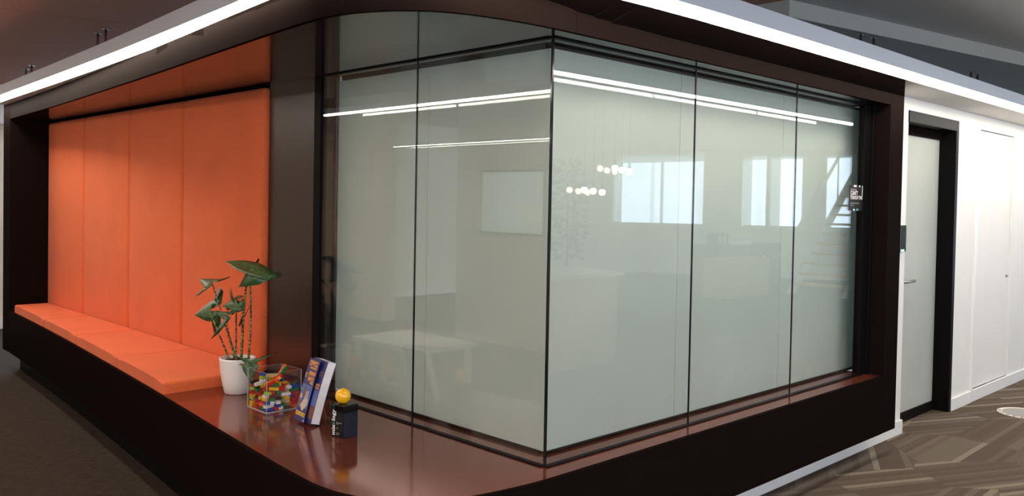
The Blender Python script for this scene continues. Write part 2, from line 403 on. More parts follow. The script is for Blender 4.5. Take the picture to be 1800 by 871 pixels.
# ------------------------------------------------------------------ joinery frame of the bench and window
jf = thing('bench_base', 'dark brown laminate bench base with glossy sill curving round the corner', 'bench')
hd = thing('header_frame', 'dark brown laminate header with glossy soffit curving round the corner', 'header')
jb = thing('end_jamb', 'dark brown laminate upright at the right end of the glazing', 'jamb')
def split(a, b): return [p for p in FRONT if b <= p[1] <= a]
cut = next(i for i, p in enumerate(FRONT) if p[1] < 3.05)
for (A, nm) in ((FRONT[:cut+1], 'a'), (FRONT[cut:], 'b')):
    bm = bmesh.new(); ribbon(bm, A, .02, ZB, ZS); mesh_obj('fascia_panel', bm, 'laminate', jf)
    bm = bmesh.new(); ribbon(bm, A, .02, ZT, ZU); mesh_obj('header_panel', bm, 'laminate', hd)
mesh_obj('fascia_panel', B(.002, JX0-.002, -.12, -.10, ZB, ZS), 'laminate', jf)
mesh_obj('header_panel', B(.002, JX0-.002, -.12, -.10, ZT, ZU), 'laminate', hd)
mesh_obj('jamb_panel', B(JX0, JX1, -.12, WY, ZB, ZU, .0015, 1), 'laminate', jb)
ins = offset(FRONT, .0195)
bm = bmesh.new(); prism(bm, [(p[0], p[1]) for p in ins] + [(JX0, -.1005), (JX0, .145), (.145, .145), (.145, 6.1)], ZS-.03, ZS-.0005)
mesh_obj('sill', bm, 'sill_laminate', jf)
bm = bmesh.new(); prism(bm, [(p[0], p[1]) for p in ins] + [(JX0, -.1005), (JX0, .145), (.145, .145), (.145, 6.1)], ZT+.0005, ZT+.03)
mesh_obj('soffit', bm, 'soffit_laminate', hd)
# slope added between light strip and header face to catch the strip's glow
HL = FRONT + [(x*.1, -.12) for x in range(1, 32)]
bm = bmesh.new(); prev = None
for p in [q for q in INN if q[1] < 2.5] [:-1] + [(x*.25, -.243) for x in range(3, 11)] + [(2.80, -.243)]:
    f = min(HL, key=lambda h: (h[0]-p[0])**2+(h[1]-p[1])**2) if p[0] < .6 else (p[0] if p[0] < 2.75 else JX1, -.12)
    g = math.hypot(f[0]-p[0], f[1]-p[1])
    row = [bm.verts.new((p[0], p[1], ZU)), bm.verts.new((f[0], f[1], ZU-.5*min(g, .123)-.001)), bm.verts.new((f[0], f[1], ZU))]
    if prev:
        for k in range(3): bm.faces.new((prev[k], prev[(k+1) % 3], row[(k+1) % 3], row[k]))
    else: bm.faces.new(row)
    prev = row
bm.faces.new(prev[::-1])
mesh_obj('glow_cove', bm, 'laminate', hd)
bm = bmesh.new(); prism(bm, [(p[0], p[1]) for p in ins] + [(JX0, -.1005), (JX0, .05), (.1, .05), (.1, 6.1)], ZB+.002, ZB+.02)
mesh_obj('base_underside', bm, 'laminate', jf)
tag(mesh_obj('end_panel', B(-.335, .145, YE0, YE1, ZB, ZU, .0015, 1), 'laminate'), 'dark laminate end panel at the far left of the bench', 'panel')
tag(mesh_obj('pillar_panel', B(0, .10, 1.70, 2.19, ZS, ZT), 'laminate_satin'), 'dark brown pillar panel between orange upholstery and glass', 'panel')
tag(mesh_obj('back_board', B(.03, .145, 2.19, 6.1, ZS, ZT), 'laminate'), 'dark backing board behind the orange upholstery', 'panel')
pl = [(p[0], p[1]) for p in offset(FRONT, .085) if .25 < p[1] < 6.08]
bm = bmesh.new(); prism(bm, pl + [(-.3, .06), (.1, .06), (.1, 6.09), (-.25, 6.09)], 0, ZB+.002)
mesh_obj('plinth', bm, 'black_metal', jf)
# closed walls of the room behind the glazing
struct(mesh_obj('wall_room_back', B(.15, 5.3, 2.6, 2.7, 0, ZU), 'white_paint'), 'inner wall of the glazed room', 'wall')
struct(mesh_obj('wall_room_side', B(5.2, 5.3, .22, 2.6, 0, ZU), 'white_paint'), 'side wall of the glazed room', 'wall')
struct(mesh_obj('ceiling_room', B(.15, 5.2, .22, 2.6, ZU-.03, ZU), 'white_paint'), 'ceiling of the glazed room', 'ceiling')
rl = thing('added_room_light', 'unseen fill light added inside the frosted glass room', 'lamp', (1.9, 1.5, ZU-.03))  # unseen panel added to brighten the frosted panes from behind
mesh_obj('light_frame', B(-.62, .62, -.32, .32, -.02, -.0005, .002, 1), 'steel', rl); mesh_obj('diffuser', B(-.6, .6, -.3, .3, -.026, -.0205), 'added_room_glow', rl)

# ------------------------------------------------------------------ glazing
def pane_obj(name, bm_box, axis, parent):
    o = mesh_obj(name, bm_box, ['clear_glass', 'glass_edge'], parent)
    for p in o.data.polygons:
        n = p.normal; p.material_index = 0 if abs(n[axis]) > .9 else 1
    return o
gR = thing('glass_partition', 'three frosted glass bays facing the corridor right of the corner', 'glass partition')
zr0, zr1 = ZS+.004, ZT-.004
for a, b in ((.005, .973), (.979, 1.948), (1.954, 2.81)): pane_obj('pane', B(a, b, -.003, .003, zr0, zr1), 1, gR)
for x in (.976, 1.951): mesh_obj('joint_seal', B(x-.003, x+.003, -.0035, .003, zr0, zr1), 'dark_seal', gR)
for a, b in ((G+.004, 1.031), (1.034, 2.03), (2.033, 3.09)): mesh_obj('frosted_pane', B(a, b, G, G+.01, ZS+.012, ZT-.012), 'frosted_glass', gR)
for y0, y1 in ((-.012, .012), (G-.01, G+.02)):
    e = .012 if y0 > 0 else .005
    mesh_obj('bottom_track', B(.0 if y0 < 0 else G, 2.80 if y0 < 0 else 3.074, y0, y1, ZS, ZS+e), 'black_metal', gR)
    mesh_obj('top_track', B(.0 if y0 < 0 else G, 2.80 if y0 < 0 else 3.074, y0, y1, ZT-e, ZT), 'black_metal', gR)
mesh_obj('end_post', B(2.80, 2.875, -.012, .03, ZS, ZT, .002, 1), 'black_metal', gR)
mesh_obj('reveal_panel', B(3.0905, 3.1, WY+.001, .14, ZS, ZT), 'laminate', gR)
mesh_obj('inner_post', B(3.075, 3.09, G-.012, G-.001, ZS, ZT, .002, 1), 'black_metal', gR)
mesh_obj('end_post', B(2.877, JX0-.001, -.03, .03, ZS, ZT, .002, 1), 'black_metal', gR)
gL = thing('glass_partition', 'two frosted glass bays left of the corner behind the sill', 'glass partition')
for a, b in ((.006, .836), (.842, 1.64)): pane_obj('pane', B(-.003, .003, a, b, zr0, zr1), 0, gL)
mesh_obj('joint_seal', B(-.0035, .003, .836, .842, zr0, zr1), 'dark_seal', gL)
cs = mesh_obj('corner_edge', B(-.004, .0045, -.004, .0055, zr0, zr1), 'glass_edge', gR); cs['label'] = 'dark green glass edge at the corner'
for a, b in ((G+.004, .902), (.905, 1.69)): mesh_obj('frosted_pane', B(G, G+.01, a, b, ZS+.012, ZT-.012), 'frosted_glass', gL)
for x0, x1 in ((-.012, .012), (G-.01, G+.02)):
    e = .012 if x0 > 0 else .005
    mesh_obj('bottom_track', B(x0, x1, .012 if x0 < 0 else G+.02, 1.63, ZS, ZS+e), 'black_metal', gL)
    mesh_obj('top_track', B(x0, x1, .012 if x0 < 0 else G+.02, 1.63, ZT-e, ZT), 'black_metal', gL)
mesh_obj('end_post', B(-.012, .03, 1.635, 1.699, ZS, ZT, .002, 1), 'black_metal', gL)
mesh_obj('inner_post', B(G-.014, G-.001, 1.665, 1.69, ZS, ZT, .002, 1), 'laminate_satin', gL)
mesh_obj('reveal_panel', B(.031, .14, 1.6905, 1.6995, ZS, ZT), 'laminate_satin', gL)

# sign stuck on the glass
sg = thing('glass_sign', 'small black CAN\'T TOUCH THIS sign on the right glass bay', 'sign', (2.615, -.0035, 1.535))
mesh_obj('sign_plate', B(0, .205, -.0012, 0, 0, .155), 'sign_black', sg)
TM = lambda x, z: Matrix.Translation((x, -.0013, z)) @ Matrix.Rotation(PI/2, 4, 'X')
text_mesh('lettering', "CAN'T", .034, 'print_white', TM(.018, .095), sg, bold=.0008)
text_mesh('lettering', "TOUCH THIS", .030, 'print_white', TM(.018, .069), sg, bold=.0008)
for x0, x1, z0, z1, mt in ((.018, .10, .123, .131, 'print_grey'), (.018, .14, .042, .047, 'print_grey'), (.018, .06, .030, .035, 'print_grey'),
                           (.06, .10, .143, .155, 'print_white'), (.135, .15, .143, .155, 'print_white'), (.178, .192, .09, .152, 'print_white'),
                           (.06, .085, 0, .010, 'print_white'), (.105, .13, 0, .012, 'print_teal')):
    mesh_obj('print_mark', B(x0, x1, -.0017, -.0012, z0, z1), mt, sg)

# card reader
cr = thing('card_reader', 'black card reader with green light on the wall edge beside the door', 'card reader', (3.50, WY, 1.26))
mesh_obj('housing', B(0, .10, -.028, 0, 0, .18, .006, 2), 'award_black', cr)
mesh_obj('indicator', B(.01, .06, -.030, -.027, .004, .016), 'reader_green', cr)
mesh_obj('keypad', B(.02, .09, -.030, -.027, .04, .15, .003, 1), 'award_blue', cr)

# floor sticker
st = thing('floor_sticker', 'round white printed sticker on the striped carpet', 'sticker', (5.0, -.37, 0))
bm = bmesh.new(); lathe(bm, [(.20, .0), (.20, .0015)], 48); mesh_obj('disc', bm, 'sticker_white', st)
bm = bmesh.new(); lathe(bm, [(.165, .0015), (.165, .0019)], 48); mesh_obj('centre', bm, 'sticker_grey', st)
for k in range(9):
    a = math.radians(100+k*17); bm = bmesh.new(); box(bm, -.008, .008, -.012, .012, .0015, .0021, M=Matrix.Translation((.182*math.cos(a), .182*math.sin(a), 0)) @ Matrix.Rotation(a+PI/2, 4, 'Z'))
    mesh_obj('print_mark', bm, 'sign_black', st)

# ------------------------------------------------------------------ upholstery
names = ['leftmost orange fabric back panel against the dark end wall', 'second orange fabric back panel from the left',
         'third orange fabric back panel from the left', 'rightmost orange fabric back panel behind the plant']
ys = [(5.169, 6.095), (4.203, 5.161), (3.283, 4.195), (2.20, 3.275)]
for (a, b), lb in zip(ys, names):
    bm = B(-.035, .03, a, b, ZS+.03, ZT-.014, .03, 5)
    tag(mesh_obj('back_cushion', bm, 'orange_fabric', smooth=True), lb, 'back cushion', 'orange back panels of the bench')
def front_x(y):
    for p, q in zip(FRONT, FRONT[1:]):
        if q[1] <= y <= p[1]:
            t = (p[1]-y)/(p[1]-q[1]); return p[0]+t*(q[0]-p[0])
    return -.335
def cushion(y0, y1, seam, lab):
    t = thing('seat_cushion', lab, 'seat cushion', (0, 0, ZS), group='orange seat cushions on the bench')
    ym = seam
    for (a, b) in ((y0, ym-.0015), (ym+.0015, y1)):
        bm = bmesh.new(); n = 5; lo = []
        fr = [(front_x(a+(b-a)*i/n)+.025, a+(b-a)*i/n) for i in range(n+1)]
        prism(bm, fr + [(-.038, b), (-.038, a)], 0, .062)
        es = [e for e in bm.edges if abs(e.verts[0].co.z-e.verts[1].co.z) > .01 and (abs(e.verts[0].co.y-a) < 1e-4 or abs(e.verts[0].co.y-b) < 1e-4)] + \
             [e for e in bm.edges if e.verts[0].co.z > .05 and e.verts[1].co.z > .05]
        bmesh.ops.bevel(bm, geom=es, offset=.02, segments=4, affect='EDGES', profile=.6)
        mesh_obj('cushion_section', bm, 'orange_fabric', t, smooth=False)
cushion(4.02, 6.02, 4.95, 'orange seat cushion at the far left end of the bench')
cushion(2.14, 4.01, 3.02, 'orange seat cushion at the near end beside the white pot')

# ------------------------------------------------------------------ plant
PX, PY = -.30, 1.95
pt = thing('potted_plant', 'zebra-stemmed leafy plant in a white pot on the sill', 'potted plant', (PX, PY, ZS))
bm = bmesh.new()
lathe(bm, [(.058, 0), (.066, .004), (.078, .06), (.087, .12), (.092, .178), (.092, .186), (.086, .186), (.084, .165)], 40)
mesh_obj('pot', bm, 'pot_white', pt, smooth=True)
bm = bmesh.new(); lathe(bm, [(.08, .15), (.085, .168)], 24); mesh_obj('soil', bm, 'soil', pt)
def pix(u, v, dx=0.0):      # a position in the plant's own plane
    return Vector((dx, 1.935-.0063*(u-420)-PY, .699+(630-v)*.00303-(u-420)*.0003-ZS))
def stem(a, b, bow, r0=.006, r1=.0035, mat='stem_striped'):
    P = []
    for i in range(9):
        t = i/8; p = a.lerp(b, t); p.y += bow*math.sin(PI*t); P.append(p)
    bm = bmesh.new(); tube(bm, P, [r0+(r1-r0)*i/8 for i in range(9)], 7); return mesh_obj('stem', bm, mat, pt, smooth=True)
def leafm(base, tip, side, w, lobes=.35, fold=.25, droop=.0, mat='leaf_green'):
    """arrowhead leaf from its stem point to its tip; side = direction across the blade"""
    ax = (tip-base); L = ax.length; ax.normalize(); side = Vector(side); side = (side-ax*side.dot(ax)).normalized(); nr = ax.cross(side)
    edge = [(1.0, 0), (.86, .13), (.68, .33), (.48, .56), (.28, .76), (.1, .88), (-.1*lobes, .92), (-.4*lobes, .86), (-.7*lobes, .70), (-.95*lobes, .48), (-lobes, .36), (-.85*lobes, .26), (-.5*lobes, .18), (-.2*lobes, .10)]
    bm = bmesh.new(); N_ = len(edge)
    def P(t, x, s): return base + ax*(t*L) + side*(s*x*w) + nr*(fold*abs(x)*w*(1-.35*abs(x))) - Vector((0, 0, droop*max(t-.2, 0)**2*L))
    mid = [bm.verts.new(P(max(t, 0) if t < .05 else t, 0, 1)) if t >= .05 else None for t, x in edge]
    b0 = bm.verts.new(base)
    mid = [m if m is not None else b0 for m in mid]
    for s in (-1, 1):
        out = [mid[0]] + [bm.verts.new(P(t, x, s)) for t, x in edge[1:]]
        half = [mid[0]] + [bm.verts.new(P((t+max(t, 0))/2 if t < .05 else t, x*.5, s)) for t, x in edge[1:]]
        for k in range(N_-1):
            for q in ((out[k], out[k+1], half[k+1], half[k]), (half[k], half[k+1], mid[k+1], mid[k])):
                vs = []
                for v in (q if s > 0 else q[::-1]):
                    if v not in vs: vs.append(v)
                if len(vs) > 2:
                    try: bm.faces.new(vs)
                    except ValueError: pass
    bmesh.ops.recalc_face_normals(bm, faces=bm.faces[:])
    bmesh.ops.solidify(bm, geom=bm.faces[:], thickness=.0012)
    return mesh_obj('leaf', bm, mat, pt, smooth=True)
so = lambda u, dx: Vector((dx, 1.935-.0063*(u-420)-PY, .165))
A = pix(434, 470, .0); stem(so(424, .0), A, .012, .008, .005)
leafm(A, pix(402, 460, -.03), (1, .1, .25), .07, lobes=1.0, fold=-.3, droop=.1)
leafm(pix(431, 480, .02), pix(418, 508, .05), (.6, 1, 0), .07, mat='leaf_pale')
stem(so(430, .02), pix(431, 482, .02), -.02, .007, .004)
Bp = pix(378, 507, -.03); stem(so(417, -.01), Bp, -.01); leafm(Bp, pix(353, 507, -.03), (1, .0, .5), .05, lobes=.25, fold=.3)
Cp = pix(430, 524, -.05); stem(so(421, -.02), Cp, .0); leafm(Cp, pix(424, 534, -.11), (.2, 1, .45), .075, lobes=.5, fold=.5)
leafm(pix(424, 528, -.045), pix(414, 505, -.03), (.3, 1, .0), .045, lobes=.3, fold=.4)
Dp = pix(381, 557, -.05); stem(so(414, -.03), Dp, .0); leafm(Dp, pix(361, 571, -.08), (.2, .7, 1), .065, lobes=.7, fold=.3)
leafm(pix(404, 558, -.02), pix(391, 557, -.05), (.6, .3, .6), .03, lobes=.4); stem(so(412, .02), pix(404, 559, -.02), .03, .004, .002)
leafm(pix(424, 564, .0), pix(434, 566, -.05), (.5, .4, .7), .03, lobes=.6)
Fp = pix(460, 624, -.065); stem(so(432, -.03), Fp, .0, .005, .003); leafm(Fp, pix(462, 648, -.075), (.75, -.65, .1), .045, lobes=.3, fold=.2)

# ------------------------------------------------------------------ acrylic box and toy bricks
BX0, BX1, BY0, BY1, BH = -.405, -.217, 1.447, 1.637, .19
ab = thing('acrylic_box', 'clear open-topped acrylic box filled with coloured toy bricks', 'box', ((BX0+BX1)/2, (BY0+BY1)/2, ZS))
hx, hy, tw = (BX1-BX0)/2, (BY1-BY0)/2, .003
def acr(name, *a):
    o = mesh_obj(name, B(*a), ['acrylic', 'acrylic_edge'], ab); big = max(p.area for p in o.data.polygons)
    for p in o.data.polygons: p.material_index = 0 if p.area > big*.5 else 1
acr('base_sheet', -hx, hx, -hy, hy, 0, tw)
acr('side_sheet', -hx, -hx+tw, -hy, hy, tw, BH); acr('side_sheet', hx-tw, hx, -hy, hy, tw, BH)
acr('side_sheet', -hx+tw, hx-tw, -hy, -hy+tw, tw, BH); acr('side_sheet', -hx+tw, hx-tw, hy-tw, hy, tw, BH)
def brick_mesh(nx, ny, hgt, col):
    p = .0113; bm = bmesh.new(); X, Y = nx*p/2, ny*p/2
    box(bm, -X+.0001, X-.0001, -Y+.0001, Y-.0001, 0, hgt)
    for i in range(nx):
        for j in range(ny):
            cx, cy = -X+p*(i+.5), -Y+p*(j+.5); b0 = [bm.verts.new((cx+(.0035)*math.cos(k*PI/3), cy+.0035*math.sin(k*PI/3), hgt)) for k in range(6)]
            b1 = [bm.verts.new((v.co.x, v.co.y, hgt+.0022)) for v in b0]
            bm.faces.new(b1)
            for k in range(6): bm.faces.new((b0[k], b0[(k+1) % 6], b1[(k+1) % 6], b1[k]))
    me = bpy.data.meshes.new('toy_brick'); bm.to_mesh(me); bm.free(); me.materials.append(MATS['brick_'+col.replace(' ', '_')]); return me
SZ = {'long': (4, 2), 'square': (2, 2), 'narrow': (3, 1), 'bar': (8, 1)}
BM = {}
def brick(size, col, loc, rot, where):
    key = (size, col)
    if key not in BM: BM[key] = brick_mesh(*SZ[size], .0130, col)
    o = bpy.data.objects.new('toy_brick', BM[key]); COL.objects.link(o); o.location = loc; o.rotation_euler = rot
    word = {'long': 'long', 'square': 'small square', 'narrow': 'narrow', 'bar': 'slim bar-shaped'}[size]
    tag(o, f'{word} {col} toy brick {where}', 'toy brick', 'toy bricks in the clear box')
cols = ['red']*5 + ['blue']*4 + ['yellow']*4 + ['green']*3 + ['white']*4 + ['orange']*4 + ['lime']*2 + ['black']*4 + ['dark red']*2 + ['tan']
cell = .0448; n = 4; layers = 8
for L in range(layers):
    for i in range(n):
        for j in range(n):
            cx, cy = (i-(n-1)/2)*cell, (j-(n-1)/2)*cell
            # the pile is heaped: higher at the middle and the left side
            hmax = 6.4+1.3*math.cos(cx*18)+.9*(cy/.09)+random.uniform(-1.0, .8)
            if L > hmax: continue
            top = L+1 > hmax
            z = ZS+tw+.001+L*.0160
            side = ('book side', 'right of centre', 'left of centre', 'pot side')[j] + (', at front', ', towards front', ', towards back', ', at back')[i]
            lay = 'low' if L < 2 else 'midway up' if L < 5 else 'high up'
            where = f'{lay}, {side} of box'
            tilt = .10 if not top else .45
            if random.random() < .45:
                r = random.choice((0, PI/2))+random.uniform(-.22, .22)
                brick('long', random.choice(cols), ((BX0+BX1)/2+cx, (BY0+BY1)/2+cy, z), (random.uniform(-tilt, tilt)*.6, random.uniform(-tilt, tilt)*.6, r), where)
            else:
                for s in (-1, 1):
                    ax = random.random() < .5
                    r = random.uniform(-.4, .4)+(PI/2 if random.random() < .5 else 0)
                    q = s*.0114
                    brick(random.choice(('square', 'square', 'narrow')), random.choice(cols), ((BX0+BX1)/2+cx+q, (BY0+BY1)/2+cy+random.choice((-1, 1))*.009, z+random.uniform(0, .003)),
                          (random.uniform(-tilt, tilt), random.uniform(-tilt, tilt), r), where)
bcx, bcy = (BX0+BX1)/2, (BY0+BY1)/2
brick('bar', 'yellow', (bcx-.03, bcy-.045, ZS+.135), (.2, -.45, -.9), 'leaning on top of the pile')
brick('bar', 'tan', (bcx-.01, bcy+.01, ZS+.150), (.1, -.1, -1.1), 'lying across the top of the pile')
brick('bar', 'green', (bcx+.04, bcy-.005, ZS+.155), (.5, -1.0, -.6), 'standing up at the back of the pile')
brick('bar', 'orange', (bcx+.045, bcy+.01, ZS+.162), (.5, -1.0, -.6), 'standing up at the back of the pile')
for k, cc in enumerate(('white', 'lime', 'blue')): brick('square', cc, (bcx-.055, bcy+.015, ZS+.130+k*.0155), (0, .06*k, .3*k), 'stacked in the little tower')
for k, cc in enumerate(('red', 'orange', 'red')): brick('long', cc, (bcx-.045+.018*k, bcy-.05-.004*k, ZS+.125+k*.013), (.3, -.4, -.7), 'leaning on top of the pile')

# ------------------------------------------------------------------ book with leaflet on a clear stand
bx, by = Vector((-.356, 1.244, ZS)), Vector((-.375, 1.102, ZS))
U = (by-bx).normalized()                               # along the bottom edge, towards the award
Dn = Vector((-U.y, U.x, 0)); Dn = Dn if Dn.x > 0 else -Dn   # into the book
lean = math.radians(13)
V_ = (Vector((0, 0, 1))*math.cos(lean) + Dn*math.sin(lean)); T_ = Dn*math.cos(lean) - Vector((0, 0, 1))*math.sin(lean)
BW, BHt, BT = .150, .285, .042
org = bx + Vector((0, 0, BT*math.sin(lean)+.004))
def bm_local(org, pts_u, thick0, thick1, curve=.0):
    """solid slab in book space: polygon in (u, v), from depth thick0 to thick1"""
    bm = bmesh.new(); rows = []
    a = [bm.verts.new(org+U*p[0]+V_*p[1]+T_*(thick0+curve*(p[1]/BHt)**2)-org0) for p in pts_u]
    b = [bm.verts.new(org+U*p[0]+V_*p[1]+T_*(thick1+curve*(p[1]/BHt)**2)-org0) for p in pts_u]
    n = len(pts_u); bm.faces.new(a); bm.faces.new(b[::-1])
    for i in range(n): bm.faces.new((a[i], a[(i+1) % n], b[(i+1) % n], b[i]))
    return bm
org0 = org.copy()
bk_ = thing('book', 'thick navy paperback book leaning upright between the brick box and the award', 'book', org0)
def strip_poly(u0, u1, v0, v1, nseg=8, rr=.0):
    P = [(u0, v0)] + [(u1, v0+(v1-v0)*i/nseg) for i in range(nseg+1)] + [(u0, v0+(v1-v0)*i/nseg) for i in range(nseg, 0, -1)]
    return P
CV = .018
def slab(bm, u0, u1, v0, v1, t0, t1, cv=CV, ns=8):
    rows = []
    for i in range(ns+1):
        v = v0+(v1-v0)*i/ns; c = cv*(v/BHt)**2
        rows.append([bm.verts.new(U*u+V_*v+T_*(t+c)) for (u, t) in ((u0, t0), (u1, t0), (u1, t1), (u0, t1))])
    for p, q in zip(rows, rows[1:]):
        for k in range(4): bm.faces.new((p[k], p[(k+1) % 4], q[(k+1) % 4], q[k]))
    bm.faces.new(rows[0][::-1]); bm.faces.new(rows[-1])
def bslab(name, mat, *a, parent=None, **k):
    bm = bmesh.new(); slab(bm, *a, **k); return mesh_obj(name, bm, mat, parent or bk_)
bslab('page_block', 'paper', .002, BW-.001, .002, BHt-.002, .001, BT-.001)
bslab('front_cover', 'book_navy', 0, BW, 0, BHt, -.0005, .001)
bslab('back_cover', 'book_navy', 0, BW, 0, BHt, BT-.001, BT+.0005)
bslab('spine', 'book_navy', -.001, .0015, 0, BHt, -.0005, BT+.0005)
def glyphs(u0, u1, v0, v1, t, mat, n, par, cv, seed):
    """a row of chunky illegible letter shapes as printed on the cover"""
    rnd = random.Random(seed); w = (u1-u0)/n; bm = bmesh.new()
    for i in range(n):
        a = u0+i*w; b = a+w*.84; h = v1-v0
        slab(bm, a, a+w*.32, v0, v1, t-.0003, t, cv=cv, ns=2)
        for f in ((.0, .3), (.68, 1.0)) if rnd.random() < .6 else ((.35, .65), (.7, 1.0)):
            slab(bm, a+w*.28, b, v0+h*f[0], v0+h*f[1], t-.0003, t, cv=cv, ns=2)
    return mesh_obj('title_lettering', bm, mat, par)
# visible edge of the cover beside the leaflet
glyphs(.098, .142, .155, .178, -.0005, 'book_orange', 3, bk_, CV, 3)
glyphs(.106, .140, .212, .236, -.0005, 'book_brown', 2, bk_, CV, 4)
bslab('cover_picture', 'book_brown', .100, .146, .02, .075, -.0009, -.0005, ns=3)
bslab('cover_picture', 'book_skyblue', .100, .147, .078, .150, -.0009, -.0005, ns=3)
lf = thing('leaflet', 'thin glossy blue leaflet with orange title in front of the paperback', 'leaflet', org0 - T_*.012 - U*.010 + Vector((0, 0, -.006)))
LW = .112; LC = .014
bslab('sheet', 'book_navy', 0, LW, .0, BHt, -.001, 0, parent=lf, cv=LC)
bslab('cover_picture', 'book_skyblue', .004, LW-.004, .06, .165, -.0014, -.001, parent=lf, cv=LC)
glyphs(.016, .104, .252, .276, -.0014, 'book_orange', 5, lf, LC, 1); glyphs(.030, .104, .238, .248, -.0014, 'book_orange', 9, lf, LC, 2)
glyphs(.036, .106, .205, .228, -.0014, 'book_orange', 4, lf, LC, 5); glyphs(.040, .106, .182, .202, -.0014, 'book_orange', 4, lf, LC, 6)
glyphs(.070, .106, .172, .179, -.0014, 'book_yellow', 5, lf, LC, 7); glyphs(.006, .022, .196, .216, -.0014, 'book_cream', 1, lf, LC, 8)
glyphs(.004, .105, .022, .040, -.0014, 'book_yellow', 9, lf, LC, 9)
bslab('cover_emblem', 'print_white', .096, .104, .004, .012, -.0014, -.001, parent=lf, cv=LC, ns=1)
def cpoly(pts, mat, t=-.0018):
    bm = bmesh.new(); a = [bm.verts.new(U*u+V_*v+T_*(t+LC*(v/BHt)**2)) for u, v in pts]; b = [bm.verts.new(U*u+V_*v+T_*(t+.0004+LC*(v/BHt)**2)) for u, v in pts]
    n = len(pts); bm.faces.new(a); bm.faces.new(b[::-1])
    for i in range(n): bm.faces.new((a[i], a[(i+1) % n], b[(i+1) % n], b[i]))
    mesh_obj('cover_figure', bm, mat, lf)
cpoly([(.030, .10), (.034, .150), (.046, .160), (.056, .140), (.060, .11)], 'book_brown')
cpoly([(.030, .068), (.062, .045), (.098, .075), (.100, .105), (.055, .098)], 'book_cream', -.0020)
cpoly([(.058, .10), (.062, .135), (.070, .138), (.071, .10)], 'book_cream', -.0020)
cpoly([(.078, .10), (.080, .142), (.087, .142), (.090, .10)], 'book_cream', -.0020)
cpoly([(.012, .072), (.006, .086), (.022, .092), (.040, .086), (.038, .074)], 'book_brown', -.0022)
cpoly([(.012, .098), (.010, .120), (.026, .118), (.032, .102)], 'book_cream', -.0022)
# clear stand
sd = thing('book_stand', 'clear acrylic easel stand behind the paperback book', 'stand', (org0.x, org0.y, ZS))
off = BT+.004
bm = bmesh.new()
for u in (.03, .12):
    base = U*u + Dn*(off+.008); tube(bm, [base+Vector((0, 0, .004)), base+V_*.20], .003, 6); tube(bm, [base+V_*.16, base+Dn*.075+Vector((0, 0, .004))], .003, 6)
tube(bm, [U*.02+Dn*(off+.085)+Vector((0, 0, .004)), U*.13+Dn*(off+.085)+Vector((0, 0, .004))], .003, 6)
mesh_obj('easel_frame', bm, 'acrylic', sd)

# ------------------------------------------------------------------ award
aw = thing('award', 'black block award with white lettering, topped by a yellow ball', 'award', (-.369, .842, ZS), rz=math.atan2(.012, .083))
H = .140; a_ = .082
bm = B(0, a_, 0, a_, 0, H, .002, 2)
blk = mesh_obj('block', bm, ['award_black', 'award_blue'], aw)
for p in blk.data.polygons:
    if p.normal.y < -.9: p.material_index = 1
bm = bmesh.new(); bmesh.ops.create_uvsphere(bm, u_segments=40, v_segments=24, radius=.0335); bmesh.ops.translate(bm, verts=bm.verts[:], vec=(a_*.42, a_*.55, H+.0335))
ball = mesh_obj('ball', bm, 'ball_yellow', aw, smooth=True); ball['label'] = 'glossy yellow ball'
bm = bmesh.new(); box(bm, .001, a_-.001, -.0006, 0.0004, H*.78, H-.003); mesh_obj('cap_band', bm, 'award_black', aw)
# lettering on the face turned to the bench (local -x face); text runs upwards
# lettering plane: x = -0.0004 facing -x; "right" of text = +z, "up" of text = towards +y (left in view)
def FM(y, z):
    return Matrix(((0, 0, -1, -.0004), (0, 1, 0, y), (1, 0, 0, z), (0, 0, 0, 1)))
text_mesh('lettering', 'mix', .030, 'print_white', FM(.056, .006), aw, bold=.0006)
bm = bmesh.new(); lathe(bm, [(.0085, 0), (.0085, .0006)], 20)
bmesh.ops.rotate(bm, verts=bm.verts[:], matrix=Matrix.Rotation(-PI/2, 3, 'Y')); bmesh.ops.translate(bm, verts=bm.verts[:], vec=(-.0002, .064, .0575))
mesh_obj('emblem_dot', bm, 'print_green', aw)
text_mesh('lettering', 'logy', .030, 'print_white', FM(.056, .068), aw, bold=.0006)
text_mesh('lettering', '19', .020, 'print_green', FM(.058, .119), aw)
for (y0, y1, z0, z1) in ((.012, .046, .062, .065), (.034, .046, .056, .059), (.036, .046, .038, .041), (.026, .046, .016, .019), (.034, .046, .010, .013)):
    mesh_obj('print_line', B(-.0008, 0, y0, y1, z0, z1), 'print_grey', aw)

# ------------------------------------------------------------------ left background wall and its door
struct(mesh_obj('wall_far_left', B(-9, .5, 8.75, 8.85, 0, ZC), 'cream_wall'), 'cream wall beyond the bench end', 'wall')
struct(mesh_obj('baseboard_far_left', B(-9, .5, 8.73, 8.75, 0, .12), 'skirting_paint'), 'cream skirting beyond the bench end', 'skirting')
d3 = struct(thing('door_3', 'cream door beyond the bench end', 'door', (-.62, 8.75, 0)))
mesh_obj('leaf', B(0, .82, -.03, 0, .12, 2.05, .003), 'cream_wall', d3)
mesh_obj('push_plate', B(.77, .80, -.036, -.03, 1.35, 1.95), 'steel', d3)
bm = bmesh.new(); tube(bm, [(.78, -.06, .9), (.78, -.06, 1.2)], .01, 8); mesh_obj('handle', bm, 'steel', d3)

